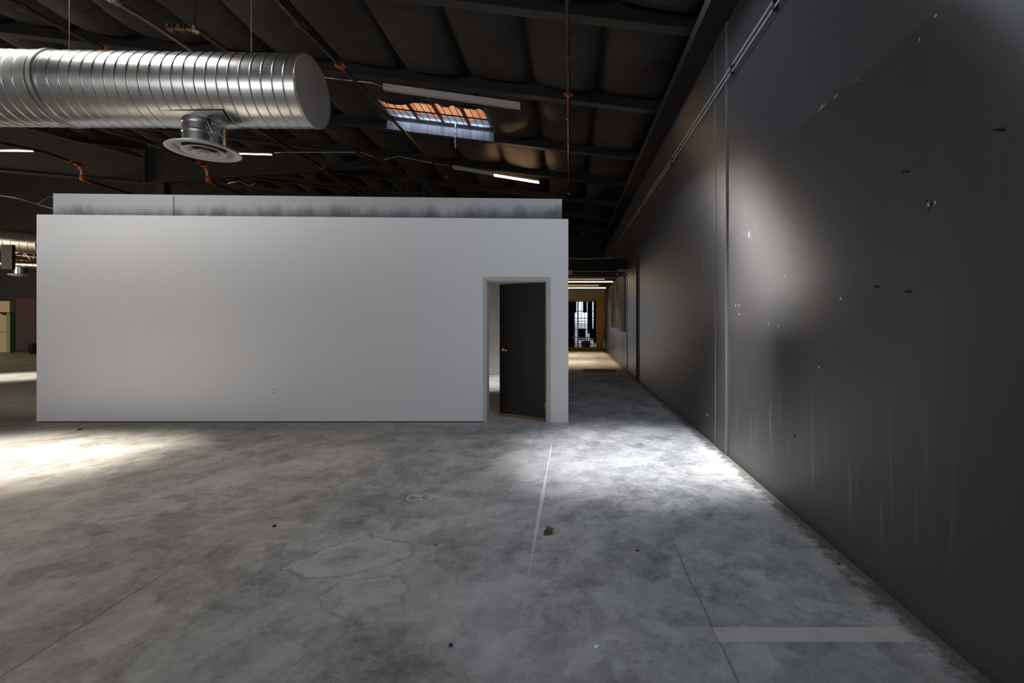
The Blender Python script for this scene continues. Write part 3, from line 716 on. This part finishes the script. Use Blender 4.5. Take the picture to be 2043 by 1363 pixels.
tube_lamp('short lit tube lamp beside the far truss at left', P(27,503,20.0), P(48,503,20.0), .08, .05, M_led)
# far-left doorway
d2 = thing('door_2', None, None, (P(5,0,21.5).x, 21.5, 0), kind=S)
q = lambda px, py: P(px, py, 21.5)
def pb_(name, px0, py0, px1, py1, y0, y1, mat, par, z0=None):
    a, b = q(px0, py1), q(px1, py0); return obj(name, mbox((a.x, y0, max(0, a.z) if z0 is None else z0), (b.x, y1, b.z)), mat, par)
pb_('door_header', -40, 601, 27, 623, 21.35, 21.6, M_cream, d2)
pb_('door_leaf', -40, 626, 16, 703, 21.5, 21.58, M_cream, d2)
pb_('door_jamb', 17, 624, 24, 703, 21.42, 21.6, M_green, d2)
pb_('push_bar', -40, 661, 18, 663.5, 21.44, 21.5, M_green, d2)
pb_('door_closer', 9, 625, 16, 629, 21.4, 21.5, M_rubber, d2)
bn = thing('storage_bin', 'black open bin on the floor at the left edge of the partition', 'bin', (P(69,0,20.6).x, 20.6, 0))
x = bn.location.x
bm = bmesh.new(); closed_lathe(bm, [(.17,0),(.22,.44),(.24,.45),(.24,.48),(.21,.48),(.16,.02)], (x,20.6,0), 24); obj('body', bm, M_rubber, bn, True)
# sloping pale conduits over the left end

# ---------------------------------------------------------------- pipes
def pipe(name, label, pts, r, mat, cat, clamps=(), drops=(), group=None, cmat=None):
    pts = [Vector(p) for p in pts]; o = thing(name, label, cat, pts[len(pts)//2], group)
    bm = bmesh.new(); tube(bm, pts, r, 12); obj('pipe_run', bm, mat, o, True)
    for p, n, m in clamps:
        p = Vector(p); i = min(range(len(pts)-1), key=lambda k: ((pts[k]+pts[k+1])/2-p).length); d = (pts[i+1]-pts[i]).normalized()
        tt = max(0, min(1, (p-pts[i]).dot(d)/(pts[i+1]-pts[i]).length)); p = pts[i].lerp(pts[i+1], tt)
        bm = bmesh.new(); tube(bm, [p-d*r*1.3, p+d*r*1.3], r*1.55, 12)
        s, u = axis_frame(p, d) if abs(d.z) < .9 else (Vector((1,0,0)), Vector((0,1,0)))
        for sg in (-1,1):
            c = p+s*sg*r*1.9; dd = r*.55; box(bm, (c.x-dd, c.y-r*1.2, c.z-dd), (c.x+dd, c.y+r*1.2, c.z+dd))
        obj(n, bm, m, o)
    for p, hgt in drops:
        p = Vector(p); bm = bmesh.new(); tube(bm, [p+Vector((0,0,r)), p+Vector((0,0,hgt))], .006, 6); obj('hanger_rod', bm, M_rubber, o)
    return o
hp = 3.98
def zl_(h, *pp): return [PZ(a, b, h) for a, b in pp]
pts = zl_(4.15, (520,-35), (600,50), (679,132), (781,236), (890,353), (928,396), (955,427))
pipe('sprinkler_pipe', 'dark sprinkler pipe crossing in front of the orange skylight', pts, .032, M_pipe, 'pipe',
     [(pts[2],'coupling',M_orange),(pts[3],'coupling',M_pipe),(pts[4],'coupling',M_orange),(PZ(600,50,4.15),'coupling',M_pipe)], [(PZ(820,272,4.15),.3),(PZ(560,8,4.15),.35),(PZ(915,382,4.15),.3)])
pts = zl_(3.9, (1131,-80), (1132,0), (1134,189), (1135.3,284), (1136,387), (1136.5,430), (1137,470))
pipe('sprinkler_pipe', 'straight dark sprinkler pipe overhead dropping past the partition corner', pts, .03, M_pipe, 'pipe',
     [(PZ(1132,75,3.9),'coupling',M_pipe),(PZ(1132,111,3.9),'coupling',M_rust),(PZ(1134,189,3.9),'coupling',M_orange),(PZ(1134,235,3.9),'coupling',M_pipe),(PZ(1135,284,3.9),'coupling',M_pipe),(PZ(1136,387,3.9),'coupling',M_brass),(PZ(1136,360,3.9),'coupling',M_pipe)], [(PZ(1133,150,3.9),.35),(PZ(1136,330,3.9),.35),(PZ(1137,440,3.9),.35)])
pts = zl_(4.75, (-30,-24), (17,0), (44,14), (211,99), (236,112), (507,253), (596,305), (644,334), (732,391))
pipe('sprinkler_pipe', 'dark sprinkler pipe at the top left corner passing behind the duct', pts, .036, M_pipe, 'pipe',
     [(PZ(44,14,4.75),'coupling',M_pipe),(PZ(211,99,4.75),'coupling',M_orange),(PZ(644,334,4.75),'coupling',M_orange)], [(PZ(602,308,4.75),.35),(PZ(695,367,4.75),.35)])
pts = zl_(4.6, (200,-18), (228,2), (301,46), (397,111), (650,253), (821,390))
pipe('sprinkler_pipe', 'pale sprinkler pipe running to the duct top from the upper left', pts, .036, M_galvd, 'pipe',
     [(PZ(229,2,4.6),'coupling',M_galvd)], [(PZ(700,293,4.6),.4)])
pts = zl_(4.5, (342,58), (354,58), (388,60), (404,65), (418,77), (469,113), (656,255), (754,316), (795,336), (840,392))
pipe('sprinkler_pipe', 'rusty bent pipe end above the middle of the duct', pts, .034, M_rust, 'pipe',
     [(PZ(344,58,4.5),'coupling',M_rust),(PZ(366,59,4.5),'coupling',M_rust),(PZ(390,61,4.5),'coupling',M_galvd)], [(PZ(390,60,4.5),.8)])
# two lines that step down under the deep main frame
def stepped(label, pts, e1, e2, tail):
    Yp = 14.0
    p = [P(a, b, y) for a, b, y in pts]; a1 = P(e1[0], e1[1], Yp); a2 = P(e2[0], e2[1], Yp); tl = P(tail[0], tail[1], 15.2)
    o = pipe('sprinkler_pipe', label, p+[a1], .036, M_pipe, 'pipe', [(p[-1],'coupling',M_orange),(a1,'elbow',M_orange)])
    bm = bmesh.new(); tube(bm, [a1+Vector((0,0,.03)), a2-Vector((0,0,.03))], .03, 12); obj('drop_pipe', bm, M_lamp, o, True)
    for q_, d_ in ((a1, Vector((0,-.14,0))), (a2, Vector((0,.14,0)))):
        bm = bmesh.new(); tube(bm, [q_+d_, q_+d_*.3, q_, q_+Vector((0,0,-.13 if q_ is a1 else .13))], .062, 12); obj('elbow', bm, M_orange, o, True)
    bm = bmesh.new(); tube(bm, [a2, tl, tl+Vector((0,3,0))], .036, 12); obj('lower_run', bm, M_pipe, o, True)
    bm = bmesh.new(); tube(bm, [a2.lerp(tl,.75), tl], .065, 12); obj('coupling', bm, M_orange, o, True)
    for e_ in (a2.lerp(tl,.5),):
        pass
stepped('sprinkler pipe with orange elbows stepping down below the round diffuser', [(192,253,10.9),(257,274,11.6),(325,298,12.4),(395,324,13.6)], (412,332), (415,360), (429,367))
stepped('sprinkler pipe with orange elbows stepping down at far left', [(-60,270,10.9),(0,284,11.7),(89,303,12.6),(139,321,13.5)], (161,329), (164,358), (184,364))
# electrical conduits
def conduit(label, pts, r=.012, mat=M_galvd, name='conduit', cat='conduit'):
    bm = bmesh.new(); tube(bm, pts, r, 8); return tag(obj(name, bm, mat, None, True), label, cat)
conduit('thin pale conduit feeding the unlit tube lamp above the skylight', [P(640,153,8.40), P(700,161,8.40), P(740,165,8.42), P(766,173,8.44)])
conduit('pale conduit feeding the half-lit tube lamp', [P(548,305,12.6), P(570,304,12.6), P(720,304,13.1), P(762,320,13.2), P(795,312,13.2), P(850,323,13.2), P(904,333,13.2)])
conduit('pale bent conduit above the left end of the partition', [P(-20,386,9.5)+Vector((0,0,2.6)), P(-20,386,9.5), P(30,394,9.5), P(74,407,9.5), P(84,402,9.5), P(97,393,9.5), P(125,393,9.5)])
conduit('pale straight conduit left of the partition top, lower of two', [P(-26,386,9.7)+Vector((0,0,2.6)), P(-26,385,9.7), P(40,397,9.7), P(120,421,9.7)])
conduit('white cable loop hanging behind the partition top', [P(455,366,13.8), P(478,361,13.8), P(494,370,13.8), P(505,369,13.8), P(508,365,13.8)], .012)
for px, py, lab in ((1557.5,0,'upper of two thin pale conduits on the dark wall'), (1562.5,0,'lower of two thin pale conduits on the dark wall')):
    z = H+(2.789 if 'upper' in lab else 2.717)
    o = thing('conduit', lab, 'conduit', (WR-.03, 7, z))
    bm = bmesh.new(); tube(bm, [(WR-.03, -6, z), (WR-.03, 27, z)], .008, 8); obj('conduit_run', bm, simple('pale_conduit', (.55,.53,.51), .35, .2), o, True)
    for yy in (2, 3.97, 5.0, 7.9, 11, 14):
        obj('strap', mbox((WR-.042, yy-.012, z-.022), (WR-.0005, yy+.012, z+.022)), M_rubber, o)
# hanging bracket rods behind the partition
for px, lab in ((798,'left of two thin ladder-like hanger frames above the partition'), (832,'right of two thin ladder-like hanger frames above the partition')):
    bm = bmesh.new(); y = 13.0 if px < 800 else 13.25
    for dx_ in (-14, 14): tube(bm, [P(px+dx_, 345, y), P(px+dx_, 400, y)], .008, 6)
    for yy in (359, 384): tube(bm, [P(px-20, yy, y), P(px+20, yy, y)], .014, 6)
    tag(obj('pipe_hanger', bm, M_flange), lab, 'hanger')
# ---------------------------------------------------------------- wall screws
for px, py, s, lab in ((2000,259,.034,'black wall anchor highest and farthest right on the dark wall'), (1812,342,.028,'black wall anchor above the cluster of dents on the dark wall'),
                    (1815,582,.026,'black wall anchor at mid height, rightmost of a pair on the dark wall'), (1752,572,.018,'stubby black wall anchor, leftmost of a pair on the dark wall')):
    p = PW(px, py); o = thing('wall_anchor', lab, 'screw', p, 'anchors in the dark wall')
    bm = bmesh.new(); tube(bm, [(WR+.001,p.y,p.z), (WR-s,p.y,p.z+.001)], .0035, 8); obj('shank', bm, M_rubber, o)
    bm = bmesh.new(); closed_lathe(bm, [(.007,-.003),(.006,0)], (WR-s,p.y,p.z), 12, 'X'); obj('head', bm, M_rubber, o)
    bm = bmesh.new(); closed_lathe(bm, [(.009,-.002),(.009,.001)], (WR,p.y,p.z), 14, 'X'); obj('collar', bm, M_rubber, o)
# ---------------------------------------------------------------- floor debris and chalk
def crumpled(name, label, cat, px, py, s, mat, flat=.4, seed=1):
    p = PF(px, py); rnd = random.Random(seed); bm = bmesh.new(); bmesh.ops.create_icosphere(bm, subdivisions=3, radius=1)
    for v in bm.verts:
        n = mnoise.noise(v.co*1.6+Vector((seed,0,0))); m2 = mnoise.noise(v.co*5+Vector((0,seed,0)))
        v.co *= s*(1+.7*n+.4*m2); v.co.z *= flat
    zmin = min(v.co.z for v in bm.verts)
    for v in bm.verts: v.co += Vector((p.x, p.y, -zmin))
    return tag(obj(name, bm, mat), label, cat)
p = PF(1095, 1064)
lf = thing('dry_leaf', 'crumpled dry brown leaf on the floor right of the white line', 'leaf', p)
def leafblade(a, tilt, s, seed):
    bm = bmesh.new(); n = 8; rows = []
    for i in range(n+1):
        u = i/n; w = s*.45*math.sin(math.pi*min(1,u*1.02))**.7+.0008; row = []
        for j in range(5):
            v = (j-2)/2; x = u*s; y = v*w; z = .004+.25*s*u*tilt+.35*abs(v)*w+.12*s*mnoise.noise(Vector((u*4+seed, v*2, seed)))
            row.append(bm.verts.new((p.x+x*math.cos(a)-y*math.sin(a), p.y+x*math.sin(a)+y*math.cos(a), max(.001, z))))
        rows.append(row)
    for r1, r2 in zip(rows, rows[1:]):
        for j in range(4): bm.faces.new((r1[j], r1[j+1], r2[j+1], r2[j]))
    r = bmesh.ops.extrude_face_region(bm, geom=bm.faces[:]); bmesh.ops.translate(bm, verts=[v for v in r['geom'] if isinstance(v, bmesh.types.BMVert)], vec=(0,0,.0008))
    obj('leaf_lobe', bm, M_leaf, lf, True)
for a, tl, s, sd in ((.4,2.2,.045,1),(1.7,2.8,.04,2),(2.8,1.0,.04,3),(-1.0,.6,.035,4),(3.9,.3,.05,5)): leafblade(a, tl, s, sd)
crumpled('debris', 'small black crumb of debris on the left half of the floor', 'debris', 547, 1051, .012, M_rubber, .5, 3)
crumpled('debris', 'dark oval scrap on the floor between the two right-hand joints', 'debris', 1272, 1099, .011, M_flange, .3, 5)
crumpled('debris', 'black twig-like scrap near the bottom centre of the floor', 'debris', 899, 1289, .008, M_rubber, .5, 8)
crumpled('debris', 'tiny dark crumb on the floor below the pale worn patch', 'debris', 869, 1088, .006, M_rubber, .5, 9)
crumpled('debris', 'dark chip of concrete beside the foot of the dark wall', 'debris', 1672, 1125, .012, M_flange, .4, 11)
crumpled('debris', 'small crumb of debris in front of the partition at left', 'debris', 160, 857, .03, M_rubber, .2, 12)
bm = bmesh.new(); c0 = PF(1191,1291); closed_lathe(bm, [(.0118,0),(.0125,.002),(.0125,.004),(.011,.0055),(.001,.006)], c0, 24)
tag(obj('bottle_cap', bm, M_plastic, None, True), 'small round white cap lying on the floor below the painted stripe', 'cap')
def chalk(pxs, r=.004):
    bm = bmesh.new(); pts = [PF(a, b)+Vector((0,0,.0005)) for a, b in pxs]
    for a, b in zip(pts, pts[1:]):
        d = (b-a).normalized(); n = Vector((-d.y, d.x, 0))*r
        prism(bm, [a-n, a+n, b+n, b-n], (0,0,.0004))
    o = obj('chalk_mark', bm, M_chalk, floor)
def loop(cx, cy, rx, ry, a0=0, a1=6.28, n=18, tilt=0): return [(cx+rx*math.cos(a0+(a1-a0)*i/n)+tilt*math.sin(a0+(a1-a0)*i/n), cy+ry*math.sin(a0+(a1-a0)*i/n)) for i in range(n+1)]
chalk(loop(824, 994, 11, 6, tilt=-3)); chalk(loop(848, 993, 13, 6, tilt=-3)); chalk([(861,989),(874,993),(880,989)]); chalk([(836,988),(842,1000)])
chalk(loop(1050, 951, 20, 9, -.9, 2.6), .003); chalk([(967,1037),(985,1038),(1002,1041),(1036,1040)], .003)
chalk([(1376,973),(1384,975),(1392,976)], .005)

# ---------------------------------------------------------------- light
w = bpy.data.worlds.new('World'); C.world = w; w.use_nodes = True
w.node_tree.nodes['Background'].inputs[0].default_value = (.80,.90,1.0,1); w.node_tree.nodes['Background'].inputs[1].default_value = 1.3
def area(name, loc, target, sx, sy, power, col, spread=180):
    l = bpy.data.lights.new(name, 'AREA'); l.shape = 'RECTANGLE'; l.size = sx; l.size_y = sy; l.energy = power; l.color = col; l.spread = math.radians(spread)
    o = bpy.data.objects.new(name, l); COL.objects.link(o); o.location = loc
    o.rotation_euler = (Vector(target)-Vector(loc)).to_track_quat('-Z', 'Y').to_euler(); return o
zc_ = lambda r: bot((r[0]+r[1])/2)+DEP+.1
def sky_lamp(name, r, target, power, col, spread):
    return area(name, ((r[0]+r[1])/2, (r[2]+r[3])/2, zc_(r)), target, (r[1]-r[0])*.85, (r[3]-r[2])*.8, power, col, spread)
def spot(name, loc, target, power, col, deg, rad=.3):
    l = bpy.data.lights.new(name, 'SPOT'); l.energy = power; l.color = col; l.spot_size = math.radians(deg); l.spot_blend = 1; l.shadow_soft_size = rad
    o = bpy.data.objects.new(name, l); COL.objects.link(o); o.location = loc
    o.rotation_euler = (Vector(target)-Vector(loc)).to_track_quat('-Z', 'Y').to_euler(); return o
spot('skylight_right', (.75, 4.5, 5.7), (.75, 5.25, 0), 3000, (.97,.98,1), 34)
sky_lamp('skylight_right_wide', SKY[1], (.72, 5.0, 0), 70, (.80,.89,1), 150)
spot('skylight_left', (-6.7, 4.35, 6.6), (-6.5, 5.2, 0), 8500, (1,.975,.92), 35)
sky_lamp('skylight_left_wide', SKY[2], (-6.5, 5.2, 0), 170, (1,.97,.92), 150)
spot('skylight_middle', (-2.6, 10.5, 6.0), (-2.0, 11.4, 0), 2600, (.95,.97,1), 34, .1)
area('skylight_middle_wide', (-3.07, 10.93, bot(-3.07)+DEP-.0), (-3.07, 11.2, 0), 2.2, .10, 8, (.62,.78,1), 170).rotation_euler = (math.radians(25), math.radians(6.8), 0)
spot('skylight_far', (-15.2, 12.1, 7.5), (-15.2, 12.3, 0), 5500, (1,.95,.88), 27)
area('front_fill', (-7.0, -7.8, 2.6), (-6.0, 7, 2.2), 11, 3.2, 520, (.97,.98,1))  # added fill lamp behind the camera; the wall there has no window
for yy in (16.6, 19.9): area('corridor_lamp_light', (.2, yy, 2.915), (.2, yy, 0), 2.6, .06, 70, (1,.74,.48), 85)
area('wall_streak_lamp', (-3.95, 18.95, bot(-4.1)+DEP-.05), (WR, 4.7, 1.3), 1.5, .8, 13, (1,.98,.95), 17)  # added narrow lamp aimed to throw a bright streak on the right wall
spot('skylight_right_edge', (.3, 4.35, 5.75), (WR, 4.75, 1.25), 3800, (1,.99,.97), 22, .2)
area('far_hall_fill', (-28, 10, 2.5), (-20, 16, 1.5), 5, 3, 800, (1,.80,.58))  # added warm fill to brighten the far left end, no window modelled

# ---------------------------------------------------------------- camera
cam = bpy.data.cameras.new('Camera'); cam.lens = 36*F/2043; cam.sensor_width = 36; cam.sensor_fit = 'HORIZONTAL'
cam.shift_x = (1021.5-VX)/2043; cam.shift_y = -(681.5-VY)/2043
cam.clip_start = .05; cam.clip_end = 200
co = bpy.data.objects.new('Camera', cam); COL.objects.link(co); co.location = (0,0,H); co.rotation_euler = (math.pi/2,0,0)
C.camera = co
C.view_settings.view_transform = 'Standard'; C.view_settings.look = 'None'; C.view_settings.gamma = 1; C.view_settings.exposure = 0
C.view_settings.use_curve_mapping = False
